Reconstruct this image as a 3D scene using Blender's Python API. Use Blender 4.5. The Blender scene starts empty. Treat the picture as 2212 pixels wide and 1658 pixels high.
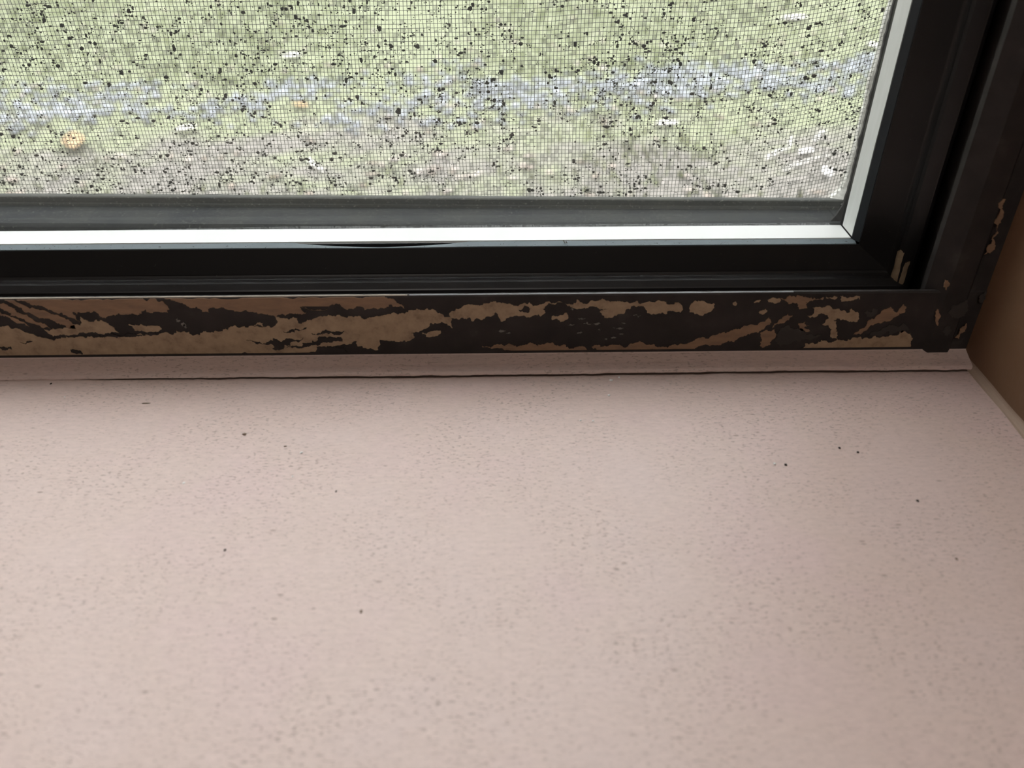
import bpy, math, random
from mathutils import Vector, Matrix, noise as mnoise
from mathutils.geometry import tessellate_polygon

SC = bpy.context.scene
COL = SC.collection
R = random.Random(11)

# ------------------------------------------------------------------ camera
H = 0.150                      # lens height above the sill board
PITCH = math.radians(35.0)
YAW = math.radians(-1.0)
FPX = 1790.0                   # focal length in pixels of the 2212 x 1658 frame
_rz = Matrix.Rotation(YAW, 3, 'Z')
FWD = _rz @ Vector((0, math.cos(PITCH), -math.sin(PITCH)))
RGT = _rz @ Vector((1, 0, 0))
UPV = _rz @ Vector((0, math.sin(PITCH), math.cos(PITCH)))
CAM = Vector((0, 0, H))
cam_d = bpy.data.cameras.new('camera')
cam_d.sensor_fit = 'HORIZONTAL'
cam_d.lens = 4.0
cam_d.sensor_width = 4.0 * 2212 / FPX
cam_d.clip_start = 0.005
cam_d.clip_end = 200
cam_d.dof.use_dof = True
cam_d.dof.focus_distance = 0.285
cam_d.dof.aperture_fstop = 1.8
cam = bpy.data.objects.new('camera', cam_d)
cam.matrix_world = Matrix(((RGT.x, UPV.x, -FWD.x, CAM.x), (RGT.y, UPV.y, -FWD.y, CAM.y),
                           (RGT.z, UPV.z, -FWD.z, CAM.z), (0, 0, 0, 1)))
COL.objects.link(cam)
SC.camera = cam
SC.view_settings.view_transform = 'Standard'
SC.view_settings.look = 'None'
SC.view_settings.gamma = 1.0
SC.view_settings.use_curve_mapping = False
SC.view_settings.exposure = 0.0
SC.cycles.transparent_max_bounces = 24
SC.cycles.max_bounces = 12
SC.cycles.diffuse_bounces = 6

# ------------------------------------------------------------------ sky (bright overcast)
SKY = 3.55
W = bpy.data.worlds.new('overcast_sky'); SC.world = W; W.use_nodes = True
nt = W.node_tree; nt.nodes.clear()
wo = nt.nodes.new('ShaderNodeOutputWorld'); wb = nt.nodes.new('ShaderNodeBackground')
tc = nt.nodes.new('ShaderNodeTexCoord'); sx = nt.nodes.new('ShaderNodeSeparateXYZ')
cr = nt.nodes.new('ShaderNodeValToRGB')
nt.links.new(tc.outputs['Generated'], sx.inputs[0]); nt.links.new(sx.outputs['Z'], cr.inputs[0])
e = cr.color_ramp.elements
e[0].position = 0.0; e[0].color = (.16, .175, .165, 1)
e[1].position = 1.0; e[1].color = (2.6, 2.63, 2.68, 1)
m = e.new(.20); m.color = (.46, .48, .48, 1)
m = e.new(.40); m.color = (.86, .88, .90, 1)
m = e.new(.65); m.color = (1.30, 1.32, 1.35, 1)
wb.inputs['Strength'].default_value = SKY
nt.links.new(cr.outputs[0], wb.inputs[0]); nt.links.new(wb.outputs[0], wo.inputs[0])

# ------------------------------------------------------------------ added fill light, unseen behind the viewer, to brighten frame and sill
lamp_d = bpy.data.lights.new('indoor_fill', 'AREA')
lamp_d.shape = 'DISK'; lamp_d.size = .5; lamp_d.energy = 11.5; lamp_d.color = (1.0, .92, .86)
lamp = bpy.data.objects.new('indoor_fill', lamp_d)
lamp.location = (-.3, -1.5, 1.50)
COL.objects.link(lamp)


# ------------------------------------------------------------------ pixel rays onto real planes
def ray(px, py):
    return FWD * FPX + RGT * (px - 1106) + UPV * (829 - py)

def on_y(px, py, Y):
    d = ray(px, py); return CAM + d * (Y / d.y)

def on_z(px, py, z=0.0):
    d = ray(px, py); return CAM + d * ((z - H) / d.z)

def z_at(row, Y, px=1106): return on_y(px, row, Y).z
def y_at(row, z, px=1106): return on_z(px, row, z).y


# ------------------------------------------------------------------ materials
def mat(name, col, rough=.6, spec=.4, nodes=None, metal=0.0):
    m = bpy.data.materials.new(name); m.use_nodes = True
    t = m.node_tree; b = t.nodes['Principled BSDF']
    b.inputs['Base Color'].default_value = (*col, 1)
    b.inputs['Roughness'].default_value = rough
    b.inputs['Specular IOR Level'].default_value = spec
    b.inputs['Metallic'].default_value = metal
    if nodes: nodes(t, b)
    return m

def coords(t, scale=(1, 1, 1)):
    c = t.nodes.new('ShaderNodeTexCoord'); mp = t.nodes.new('ShaderNodeMapping')
    mp.inputs['Scale'].default_value = scale
    t.links.new(c.outputs['Object'], mp.inputs[0]); return mp.outputs[0]

def noise(t, vec, scale, detail=3, rough=.55):
    n = t.nodes.new('ShaderNodeTexNoise')
    n.inputs['Scale'].default_value = scale; n.inputs['Detail'].default_value = detail
    n.inputs['Roughness'].default_value = rough
    t.links.new(vec, n.inputs['Vector']); return n.outputs['Fac']

def ramp(t, fac, stops):
    r = t.nodes.new('ShaderNodeValToRGB'); el = r.color_ramp.elements
    while len(el) < len(stops): el.new(.5)
    for q, (p, c) in zip(el, stops):
        q.position = p; q.color = (*c, 1) if len(c) == 3 else c
    t.links.new(fac, r.inputs[0]); return r.outputs[0]

def mixc(t, fac, a, b, mode='MIX'):
    x = t.nodes.new('ShaderNodeMix'); x.data_type = 'RGBA'; x.blend_type = mode
    for k, v in ((0, fac), (6, a), (7, b)):
        if isinstance(v, (int, float)): x.inputs[k].default_value = v
        elif isinstance(v, tuple): x.inputs[k].default_value = (*v, 1)
        else: t.links.new(v, x.inputs[k])
    return x.outputs[2]

def math_(t, op, a, b=None):
    x = t.nodes.new('ShaderNodeMath'); x.operation = op
    for k, v in ((0, a), (1, b)):
        if v is None: continue
        if isinstance(v, (int, float)): x.inputs[k].default_value = v
        else: t.links.new(v, x.inputs[k])
    return x.outputs[0]

def bump(t, b, height, strength=.3, dist=.001):
    n = t.nodes.new('ShaderNodeBump'); n.inputs['Strength'].default_value = strength
    n.inputs['Distance'].default_value = dist
    t.links.new(height, n.inputs['Height']); t.links.new(n.outputs[0], b.inputs['Normal'])

W3 = (1, 1, 1); K3 = (0, 0, 0)

def sill_nodes(t, b):
    v1 = coords(t, (1, 1, 1)); v2 = coords(t, (.42, 1, 1))
    # faint blotches of older and newer coats
    blot = ramp(t, noise(t, v1, 22, 3), [(.35, (.66, .515, .468)), (.5, (.655, .507, .45)), (.65, (.66, .50, .46))])
    # little pits left by the roller, drawn out along the board
    pit = ramp(t, noise(t, v2, 1700, 2, .5), [(.345, W3), (.42, K3)])
    where = ramp(t, noise(t, v1, 38, 2), [(.38, (.28,) * 3), (.60, W3)])
    pits = math_(t, 'MULTIPLY', pit, where)
    vo = t.nodes.new('ShaderNodeTexVoronoi'); vo.inputs['Scale'].default_value = 330
    t.links.new(v2, vo.inputs['Vector'])
    dots = ramp(t, vo.outputs['Distance'], [(.07, W3), (.14, K3)])
    keep = ramp(t, noise(t, v1, 170, 1), [(.56, K3), (.62, W3)])
    dots = math_(t, 'MULTIPLY', dots, keep)
    allp = math_(t, 'MAXIMUM', math_(t, 'MULTIPLY', pits, .75), math_(t, 'MULTIPLY', dots, .8))
    grain = ramp(t, noise(t, coords(t, (.35, 1, 1)), 900, 3), [(.3, (.93,) * 3), (.7, (1.04,) * 3)])
    base = mixc(t, 1.0, blot, grain, 'MULTIPLY')
    t.links.new(mixc(t, math_(t, 'MULTIPLY', allp, .68), base, (.23, .165, .125)), b.inputs['Base Color'])
    hgt = math_(t, 'SUBTRACT', math_(t, 'MULTIPLY', noise(t, v2, 520, 4), .6), allp)
    bump(t, b, hgt, .35, .0004)
SILL = mat('pink_tan_satin_paint', (.62, .5, .44), .40, .5, sill_nodes)

def wall_nodes(t, b):
    v = coords(t)
    t.links.new(ramp(t, noise(t, v, 16, 3), [(.35, (.19, .108, .062)), (.65, (.22, .128, .074))]), b.inputs['Base Color'])
    bump(t, b, noise(t, v, 420, 4), .25, .0006)
WALL = mat('tan_wall_paint', (.52, .32, .2), .6, .25, wall_nodes)
ROOM = mat('cream_room_paint', (.55, .48, .40), .8, .2)
FLOOR = mat('brown_floorboards', (.20, .13, .08), .5, .3)
CEIL = mat('white_ceiling_paint', (.75, .73, .70), .85, .2)
CAULK = mat('painted_caulk', (.40, .295, .225), .5, .2, lambda t, b: bump(t, b, noise(t, coords(t), 300, 4), .4, .0006))

def frame_nodes(t, b):
    v = coords(t)
    t.links.new(ramp(t, noise(t, v, 140, 5), [(.35, (.025, .0215, .020)), (.62, (.035, .029, .027)), (.78, (.055, .048, .044))]), b.inputs['Base Color'])
    bump(t, b, noise(t, v, 700, 4), .15, .0003)
FRAME = mat('dark_bronze_paint', (.024, .019, .017), .62, .22, frame_nodes)

def sash_nodes(t, b):
    v = coords(t)
    d = ramp(t, noise(t, v, 900, 2), [(.70, K3), (.78, W3)])
    t.links.new(mixc(t, math_(t, 'MULTIPLY', d, .25), (.017, .0155, .0155), (.14, .13, .12)), b.inputs['Base Color'])
SASH = mat('black_sash_coating', (.017, .0155, .0155), .38, .45, sash_nodes)
BLACK = mat('black_seal', (.010, .010, .014), .5, .4)
GASKET = mat('grey_blue_rubber', (.19, .235, .26), .5, .4,
             lambda t, b: t.links.new(ramp(t, noise(t, coords(t), 1300, 2), [(.28, (.06, .07, .075)), (.36, (.20, .25, .275))]), b.inputs['Base Color']))
BEAD = mat('white_glazing_tape', (.90, .91, .89), .35, .5)
BEADV = mat('white_glazing_tape_matt', (.76, .78, .74), .6, .3,
            lambda t, b: t.links.new(ramp(t, noise(t, coords(t, (1, 1, .2)), 500, 3), [(.3, (.86, .88, .84)), (.7, (.93, .94, .91))]), b.inputs['Base Color']))
TAN = mat('peeling_tan_paint', (.33, .235, .145), .6, .3,
          lambda t, b: t.links.new(ramp(t, noise(t, coords(t), 260, 5, .65), [(.30, (.22, .15, .095)), (.48, (.33, .235, .15)), (.7, (.40, .29, .185))]), b.inputs['Base Color']))
BROWN = mat('brushed_brown_paint', (.26, .16, .095), .55, .3,
            lambda t, b: t.links.new(ramp(t, noise(t, coords(t, (.5, 1, 1.6)), 300, 4), [(.3, (.20, .125, .08)), (.65, (.285, .175, .105))]), b.inputs['Base Color']))
SMEAR = mat('grey_smear', (.043, .037, .034), .6, .3)
PALE = mat('pale_scratch', (.17, .155, .14), .6, .3)

def dusty_nodes(t, b):
    v = coords(t)
    d = ramp(t, noise(t, v, 1100, 3), [(.60, K3), (.72, W3)])
    base = ramp(t, noise(t, v, 60, 4), [(.3, (.023, .026, .030)), (.7, (.043, .045, .042))])
    t.links.new(mixc(t, math_(t, 'MULTIPLY', d, .5), base, (.20, .195, .17)), b.inputs['Base Color'])
DUSTY = mat('dusty_grey_aluminium', (.08, .08, .08), .8, .12, dusty_nodes)
DUSTYL = mat('dusty_pale_aluminium', (.08, .08, .08), .8, .12,
             lambda t, b: t.links.new(mixc(t, math_(t, 'MULTIPLY', ramp(t, noise(t, coords(t), 1100, 3), [(.60, K3), (.72, W3)]), .5),
                 ramp(t, noise(t, coords(t), 60, 4), [(.3, (.085, .087, .087)), (.7, (.12, .12, .102))]), (.40, .39, .34)), b.inputs['Base Color']))
PALEAL = mat('weathered_pale_aluminium', (.30, .29, .26), .55, .4,
             lambda t, b: t.links.new(ramp(t, noise(t, coords(t), 350, 4), [(.3, (.42, .40, .35)), (.6, (.78, .76, .70))]), b.inputs['Base Color']))
WIRE = mat('grey_screen_wire', (.19, .19, .175), .5, .4)
CRUMB = mat('dark_brown_dirt', (.028, .026, .018), .9, .1)
FLAKE = mat('white_paint', (.82, .82, .80), .5, .3)
BLACKCRUMB = mat('black_dirt', (.018, .015, .013), .8, .2)
BROWNCRUMB = mat('brown_dirt', (.20, .15, .11), .8, .2)

def glass_mat(name, dust, dustcol):
    m = bpy.data.materials.new(name); m.use_nodes = True
    t = m.node_tree; t.nodes.clear()
    o = t.nodes.new('ShaderNodeOutputMaterial'); tr = t.nodes.new('ShaderNodeBsdfTransparent')
    gl = t.nodes.new('ShaderNodeBsdfGlossy'); lw = t.nodes.new('ShaderNodeLayerWeight')
    df = t.nodes.new('ShaderNodeBsdfDiffuse'); tl = t.nodes.new('ShaderNodeBsdfTranslucent')
    gl.inputs['Roughness'].default_value = 0.02
    lw.inputs['Blend'].default_value = .5
    fr = math_(t, 'ADD', math_(t, 'MULTIPLY', math_(t, 'POWER', lw.outputs['Facing'], 5.0), .6), .015)   # same from both sides of a thin pane
    tr.inputs['Color'].default_value = (.985, .99, .985, 1)
    for n_ in (df, tl): n_.inputs['Color'].default_value = (*dustcol, 1)
    m1 = t.nodes.new('ShaderNodeMixShader'); t.links.new(fr, m1.inputs[0])
    t.links.new(tr.outputs[0], m1.inputs[1]); t.links.new(gl.outputs[0], m1.inputs[2])
    m2 = t.nodes.new('ShaderNodeMixShader'); m2.inputs[0].default_value = .75
    t.links.new(df.outputs[0], m2.inputs[1]); t.links.new(tl.outputs[0], m2.inputs[2])
    m3 = t.nodes.new('ShaderNodeMixShader')
    v = coords(t)
    f = ramp(t, noise(t, v, 45, 4), [(.3, (dust * .8,) * 3), (.7, (dust * 1.2,) * 3)])
    t.links.new(f, m3.inputs[0])
    t.links.new(m1.outputs[0], m3.inputs[1]); t.links.new(m2.outputs[0], m3.inputs[2])
    t.links.new(m3.outputs[0], o.inputs[0]); return m
GLASS_IN = glass_mat('clear_glass', .008, (.8, .8, .78))
GLASS_OUT = glass_mat('dusty_glass', .020, (.78, .77, .72))

def film_mat():
    m = bpy.data.materials.new('dust_film'); m.use_nodes = True
    t = m.node_tree; t.nodes.clear()
    o = t.nodes.new('ShaderNodeOutputMaterial'); tr = t.nodes.new('ShaderNodeBsdfTransparent')
    df = t.nodes.new('ShaderNodeBsdfDiffuse'); tl = t.nodes.new('ShaderNodeBsdfTranslucent')
    for n_ in (df, tl): n_.inputs['Color'].default_value = (.08, .079, .07, 1)
    a = t.nodes.new('ShaderNodeAddShader'); t.links.new(df.outputs[0], a.inputs[0]); t.links.new(tl.outputs[0], a.inputs[1])
    x = t.nodes.new('ShaderNodeMixShader')
    f = ramp(t, noise(t, coords(t), 500, 3), [(.3, (.18,) * 3), (.7, (.58,) * 3)])
    t.links.new(f, x.inputs[0])
    t.links.new(tr.outputs[0], x.inputs[1]); t.links.new(a.outputs[0], x.inputs[2]); t.links.new(x.outputs[0], o.inputs[0])
    return m
FILM = film_mat()

def ground_nodes(t, b):
    v = coords(t)
    big = noise(t, v, 1.9, 3); mid = noise(t, v, 9, 4); fine = noise(t, v, 60, 4, .65)
    green = ramp(t, fine, [(0.3, (0.1019, 0.1112, 0.0716)), (0.5, (0.1863, 0.2004, 0.1267)), (0.72, (0.3151, 0.3115, 0.2207))])
    soil = ramp(t, fine, [(0.3, (0.0905, 0.0862, 0.0749)), (0.5, (0.1658, 0.1545, 0.1369)), (0.7, (0.3012, 0.2736, 0.2531))])
    gy = t.nodes.new('ShaderNodeSeparateXYZ')
    c = t.nodes.new('ShaderNodeTexCoord'); t.links.new(c.outputs['Object'], gy.inputs[0])
    # bare soil towards the house, moss and grass farther out
    away = t.nodes.new('ShaderNodeMapRange'); t.links.new(gy.outputs['Y'], away.inputs[0])
    for k, val in ((1, 1.7), (2, 3.0), (3, -.16), (4, .20)): away.inputs[k].default_value = val
    s = math_(t, 'ADD', math_(t, 'ADD', math_(t, 'MULTIPLY', mid, .45), math_(t, 'MULTIPLY', big, .55)), away.outputs[0])
    t.links.new(mixc(t, ramp(t, s, [(.40, K3), (.56, W3)]), soil, green), b.inputs['Base Color'])
    bump(t, b, fine, .6, .02)
GROUND = mat('mossy_soil', (.25, .25, .15), .95, .1, ground_nodes)
STONE = mat('grey_gravel', (.42, .44, .48), .8, .2,
            lambda t, b: t.links.new(ramp(t, noise(t, coords(t), 11, 3), [(0.3, (0.1549, 0.1634, 0.1701)), (0.5, (0.2338, 0.2452, 0.2607)), (0.72, (0.3381, 0.3521, 0.3787))]), b.inputs['Base Color']))
GRASS = mat('short_grass', (.28, .36, .10), .6, .3,
            lambda t, b: t.links.new(ramp(t, noise(t, coords(t), 5, 3), [(0.3, (0.1863, 0.195, 0.1223)), (0.55, (0.2492, 0.2762, 0.1563)), (0.75, (0.3363, 0.3411, 0.2172))]), b.inputs['Base Color']))
LITTER = mat('pale_leaf_litter', (.5, .42, .36), .8, .2,
             lambda t, b: t.links.new(ramp(t, noise(t, coords(t), 14, 2), [(0.3, (0.1722, 0.1354, 0.1034)), (0.48, (0.2953, 0.2461, 0.2092)), (0.7, (0.5413, 0.4921, 0.4553))]), b.inputs['Base Color']))
TANLEAF = mat('tan_dead_leaf', (.34, .23, .125), .7, .3)
PALETWIG = mat('bleached_twig', (.72, .69, .66), .7, .3)
PALELEAF = mat('bleached_leaf', (.62, .59, .57), .7, .3)
SIDING = mat('grey_house_siding', (.40, .39, .37), .8, .2)


# ------------------------------------------------------------------ mesh helpers
class MB:
    def __init__(s): s.v = []; s.f = []
    def quad(s, *p):
        n = len(s.v); s.v += [tuple(q) for q in p]; s.f.append(tuple(range(n, n + len(p))))
    def box(s, x0, x1, y0, y1, z0, z1):
        n = len(s.v)
        s.v += [(x0, y0, z0), (x1, y0, z0), (x1, y1, z0), (x0, y1, z0), (x0, y0, z1), (x1, y0, z1), (x1, y1, z1), (x0, y1, z1)]
        s.f += [tuple(n + i for i in q) for q in ((0, 3, 2, 1), (4, 5, 6, 7), (0, 1, 5, 4), (1, 2, 6, 5), (2, 3, 7, 6), (3, 0, 4, 7))]
    def rings(s, rings, close=True, caps=True):
        n = len(s.v); k = len(rings[0])
        for r in rings: s.v += [tuple(p) for p in r]
        for i in range(len(rings) - 1):
            for j in range(k if close else k - 1):
                a = n + i * k + j; b = n + i * k + (j + 1) % k
                s.f.append((a, b, b + k, a + k))
        if caps and close:
            s.f.append(tuple(range(n + k - 1, n - 1, -1))); m_ = n + (len(rings) - 1) * k
            s.f.append(tuple(range(m_, m_ + k)))
    def prism_x(s, prof, x0, x1):       # closed (y, z) outline pulled along x
        s.rings([[(x, y, z) for y, z in prof] for x in (x0, x1)])
    def tube(s, pts, r, k=5, taper=None):
        rings = []
        for i, p in enumerate(pts):
            p = Vector(p)
            d = (Vector(pts[min(i + 1, len(pts) - 1)]) - Vector(pts[max(i - 1, 0)])).normalized()
            u = d.orthogonal().normalized(); w = d.cross(u)
            if i and u.dot(pu) < 0: u = -u; w = -w
            pu = u
            rr = r if taper is None else r + (taper - r) * i / (len(pts) - 1)
            rings.append([p + (u * math.cos(a) + w * math.sin(a)) * rr for a in (2 * math.pi * j / k for j in range(k))])
        s.rings(rings)
    def lump(s, c, rx, ry, rz, rnd, lo=.6):
        n = len(s.v); g = (1 + 5 ** .5) / 2
        a = rnd.uniform(0, 6.28); ca, sa = math.cos(a), math.sin(a)
        for x, y, z in ((-1, g, 0), (1, g, 0), (-1, -g, 0), (1, -g, 0), (0, -1, g), (0, 1, g), (0, -1, -g), (0, 1, -g), (g, 0, -1), (g, 0, 1), (-g, 0, -1), (-g, 0, 1)):
            q = rnd.uniform(lo, 1.0) / 1.9
            x, y, z = x * q * rx, y * q * ry, z * q * rz
            s.v.append((c[0] + x, c[1] + y, c[2] + z))
        s.f += [tuple(n + i for i in q) for q in ((0, 11, 5), (0, 5, 1), (0, 1, 7), (0, 7, 10), (0, 10, 11), (1, 5, 9), (5, 11, 4), (11, 10, 2), (10, 7, 6), (7, 1, 8), (3, 9, 4), (3, 4, 2), (3, 2, 6), (3, 6, 8), (3, 8, 9), (4, 9, 5), (2, 4, 11), (6, 2, 10), (8, 6, 7), (9, 8, 1))]
    def build(s, name, m, parent=None, smooth=False, origin=None):
        me = bpy.data.meshes.new(name)
        o0 = Vector(origin) if origin is not None else Vector((0, 0, 0))
        me.from_pydata([tuple(Vector(p) - o0) for p in s.v] if origin is not None else s.v, [], s.f)
        me.materials.append(m)
        if smooth:
            for p in me.polygons: p.use_smooth = True
        me.update()
        o = bpy.data.objects.new(name, me); o.location = o0
        COL.objects.link(o)
        if parent is not None: o.parent = parent
        return o

def tag(o, label=None, cat=None, group=None, kind=None):
    for k, v in (('label', label), ('category', cat), ('group', group), ('kind', kind)):
        if v: o[k] = v
    return o

def empty(name, loc=(0, 0, 0)):
    o = bpy.data.objects.new(name, None); o.location = loc; o.empty_display_size = .02
    COL.objects.link(o); return o

def fix_normals(o):
    import bmesh
    b = bmesh.new(); b.from_mesh(o.data); bmesh.ops.recalc_face_normals(b, faces=b.faces); b.to_mesh(o.data); b.free()

# ------------------------------------------------------------------ the window's measured profile
XL = -1.10                                   # left end of the window opening
TOP = 1.05                                   # its head
YC = y_at(811, 0.0)                          # crack between sill board and fillet
YF = y_at(762, 0.0035)                       # room face of the painted frame
Z_TOP = z_at(637, YF)                        # top lip of the painted frame rail
XW = on_y(2083, 762, YF).x                   # reveal on the right
SB = .022                                    # how far the sash sits back in the frame
YA = YF + .004 + SB; ZA = z_at(625, YA)           # front lip of the sash
YB = YF + .0072 + SB; ZB = z_at(604, YB)
YCc = YF + .0096 + SB; ZCc = z_at(588, YCc)
YD = YF + .0125 + SB; ZD = z_at(534, YD)
YE = YF + .0155 + SB; ZE = z_at(522.5, YE)
XA = on_y(2024, 400, YA).x; XB = on_y(1984, 400, YB).x; XCc = on_y(1966, 400, YCc).x
XD = on_y(1890, 400, YD).x; XE = on_y(1871, 400, YE).x
YG1 = YE + .0003; YB1 = YG1 + .0027          # inner pane, start of spacer tape
ZBD = z_at(518.5, YB1); YB2 = y_at(491, ZBD)
XBD = on_y(1868.5, 400, YB1).x
YG2 = YB2 + .0003; YO = YG2 + .0032          # outer pane, outside face of the sash
print('profile', dict(YC=YC, YF=YF, ZTOP=Z_TOP, XW=XW, ZA=ZA, ZD=ZD, ZE=ZE, ZBD=ZBD, YB2=YB2, XA=XA, XD=XD, XBD=XBD))
Y_IN = .015                                  # room face of the wall, where the reveal begins
Y_OUT = YO + .0245                            # outside face of the wall
TILT = .0128

# ------------------------------------------------------------------ room shell
b = MB()
for q in ((-3.0, XL, -.85, 1.65), (XW, 2.0, -.85, 1.65), (XL, XW, -.85, -.035), (XL, XW, TOP, 1.65)):
    b.box(q[0], q[1], Y_IN, Y_OUT, q[2], q[3])
tag(b.build('wall_front', WALL), 'tan painted window reveal to the right of the sill', 'wall', kind='structure')
b = MB(); b.box(-3.1, -3.0, -3.6, Y_OUT, -.85, 1.65); tag(b.build('wall_left', ROOM), 'cream room wall far to the left', 'wall', kind='structure')
b = MB(); b.box(2.0, 2.1, -3.6, Y_OUT, -.85, 1.65); tag(b.build('wall_right', ROOM), 'cream room wall far to the right', 'wall', kind='structure')
b = MB(); b.box(-3.1, 2.1, -3.7, -3.6, -.85, 1.65); tag(b.build('wall_back', ROOM), 'cream room wall behind the viewer', 'wall', kind='structure')
b = MB(); b.box(-3.1, 2.1, -3.7, Y_IN, -.95, -.85); tag(b.build('floor', FLOOR), 'brown floor of the room', 'floor', kind='structure')
b = MB(); b.box(-3.1, 2.1, -3.7, Y_OUT, 1.65, 1.75); tag(b.build('ceiling', CEIL), 'white ceiling of the room', 'ceiling', kind='structure')

# ------------------------------------------------------------------ sill board, with a slightly wavering back edge along the crack
def nz(x, s, seed=0.0): return mnoise.noise(Vector((x * s, seed, 0.37)))
def crack_row_shift(x):  # the board's back edge is not quite straight
    return .0009 * nz(x, 9, 3.1) + .00035 * nz(x, 120, 7.7) + .00015 * nz(x, 600, 1.3)
xs = []
x = XL
while x < XW: xs.append(x); x += .0007 if x > -.26 else .02
xs.append(XW)
b = MB()
rows = []
for x in xs:
    ye = YC + crack_row_shift(x)
    rows.append([(x, -.012, -.030), (x, -.016, -.022), (x, -.016, -.010), (x, -.012, -.0025), (x, -.006, 0), (x, .09, 0),
                 (x, ye - .0012, 0), (x, ye - .0002, -.00022), (x, ye, -.0012), (x, ye, -.030)])
b.rings(rows)
o = b.build('trim_1', SILL); fix_normals(o)
tag(o, 'wide pinkish tan painted window sill board filling the lower half', 'window sill', kind='structure')

b = MB(); rows = []
for x in xs:
    openness = min(1, max(0, (x + .135) / .09)) * (.35 + .5 * abs(nz(x, 45, 5.5)) + .6 * abs(nz(x, 330, 2.9)))     # caulk still closes the joint at the left end
    gap = .00003 + .00031 * openness * min(1, max(0, (.142 - x) / .006))
    ye = YC + crack_row_shift(x) + gap
    op = min(1, max(0, (x + .135) / .06))
    zf = (.0006 + .0003 * nz(x, 160, 9.1)) * (.15 + .85 * op)
    rows.append([(x, ye + .0022 * op, -.004), (x, ye + .0018 * op, -.0002), (x, ye, zf * .5), (x, ye + .0001, zf), (x, ye + .0009, zf + .0006), (x, (ye + YF) / 2, .0019), (x, YF - .0004, .0032), (x, YF + .001, .0042), (x, YF + .001, -.004)])
b.rings(rows)
o = b.build('trim_2', SILL); fix_normals(o)
tag(o, 'narrow sloping painted fillet between the sill crack and the window frame', 'trim', kind='structure')

b = MB(); rows = []
for x in xs:
    ye = YC + crack_row_shift(x)
    if x > -.134: rows.append([(x, ye - .00005, -.00028), (x, ye + .0017, -.00022)])
b.rings(rows, close=False)
g = b.build('crack_grime', mat('brown_grime', (.11, .078, .062), .9, .1)); g.parent = o; g['label'] = 'dark grime down in the crack'

b = MB(); rows = []
for i in range(60):
    y = YF - .0015 - (YF - .03) * i / 59
    r = .0019 + .0006 * nz(y, 60, 2.2)
    cx, cz = XW - r, r
    rows.append([(XW + .001, y, -.001)] + [(cx + r * math.cos(a), y, cz - r * math.sin(a)) for a in (0, .3, .6, .95, 1.25, 1.57)] )
b.rings(rows)
o = b.build('trim_3', CAULK, smooth=False); fix_normals(o)
tag(o, 'painted caulk bead along the joint of sill and right reveal', 'trim', kind='structure')

# ------------------------------------------------------------------ window_1: the fixed frame
win = empty('window_1', (0, YF, 0))
tag(win, 'dark bronze window frame with worn tan paint around the sash', 'window', kind='structure')
def under(o, par):
    o.parent = par; o.matrix_parent_inverse = par.matrix_world.inverted() if par.parent is None and par.type == 'EMPTY' else Matrix.Identity(4)
    return o
win_inv = Matrix.Translation((0, -YF, 0))
def part(b, name, m, **k):
    o = b.build(name, m, **k); o.parent = win; o.matrix_parent_inverse = win_inv; fix_normals(o); return o
b = MB()
b.prism_x([(YF, -.02), (YF, Z_TOP - .0005), (YF + .0004, Z_TOP), (YF + .0016, Z_TOP), (YF + .002, Z_TOP - .0006), (YF + .002, .006), (YO - .001, .006), (YO - .001, -.02)], XL, XW)
rail = part(b, 'frame_rail', FRAME)
JE = on_y(1968, 755, YF - .0012).x          # inner edge of the jamb
JE2 = on_y(2096, 400, YF - .0012).x
JE = (JE + JE2) / 2
b = MB()
prof = [(JE, YF + .006), (JE, YF + .0035), (JE + .0048, YF - .0012), (XW - .0065, YF - .0012), (XW - .005, YF + .0004), (XW, YF + .0004), (XW, YO - .001), (XA + .0037, YO - .001), (XA + .0037, YF + .006)]
b.rings([[(x, y, z) for x, y in prof] for z in (.0005, TOP)])
jamb = part(b, 'frame_jamb', FRAME)
b = MB(); b.rings([[(XL - .0 + (XW - x) * .0 + .012 * k, y, z) for k, y in ((0, YF), (1, YF), (1, YO - .001), (0, YO - .001))] for z in (.0005, TOP)]); part(b, 'frame_jamb', FRAME)
b = MB(); b.box(XL, XW, YF, YO - .001, TOP - .02, TOP); part(b, 'frame_head', FRAME)

# outside ledge of the frame, a little out of level, dusty
ZL = z_at(486, YO + .0005); YS = y_at(450.5, ZL)
print('ledge', ZL, YO, YS, 'frame back', YO)
def tz(x): return -TILT * (x - .02)
b = MB(); rows = []
for x in (XL, -.3, -.1, 0, .1, XW + .02):
    t = tz(x)
    rows.append([(x, YO, -.02), (x, YO, ZL - .0016 + t), (x, YO + .0008, ZL - .0004 + t), (x, YO + .003, ZL + t), (x, YS + .012, ZL + t), (x, YS + .012, -.02)])
b.rings(rows)
ledge = part(b, 'outer_ledge', DUSTY)

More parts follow.
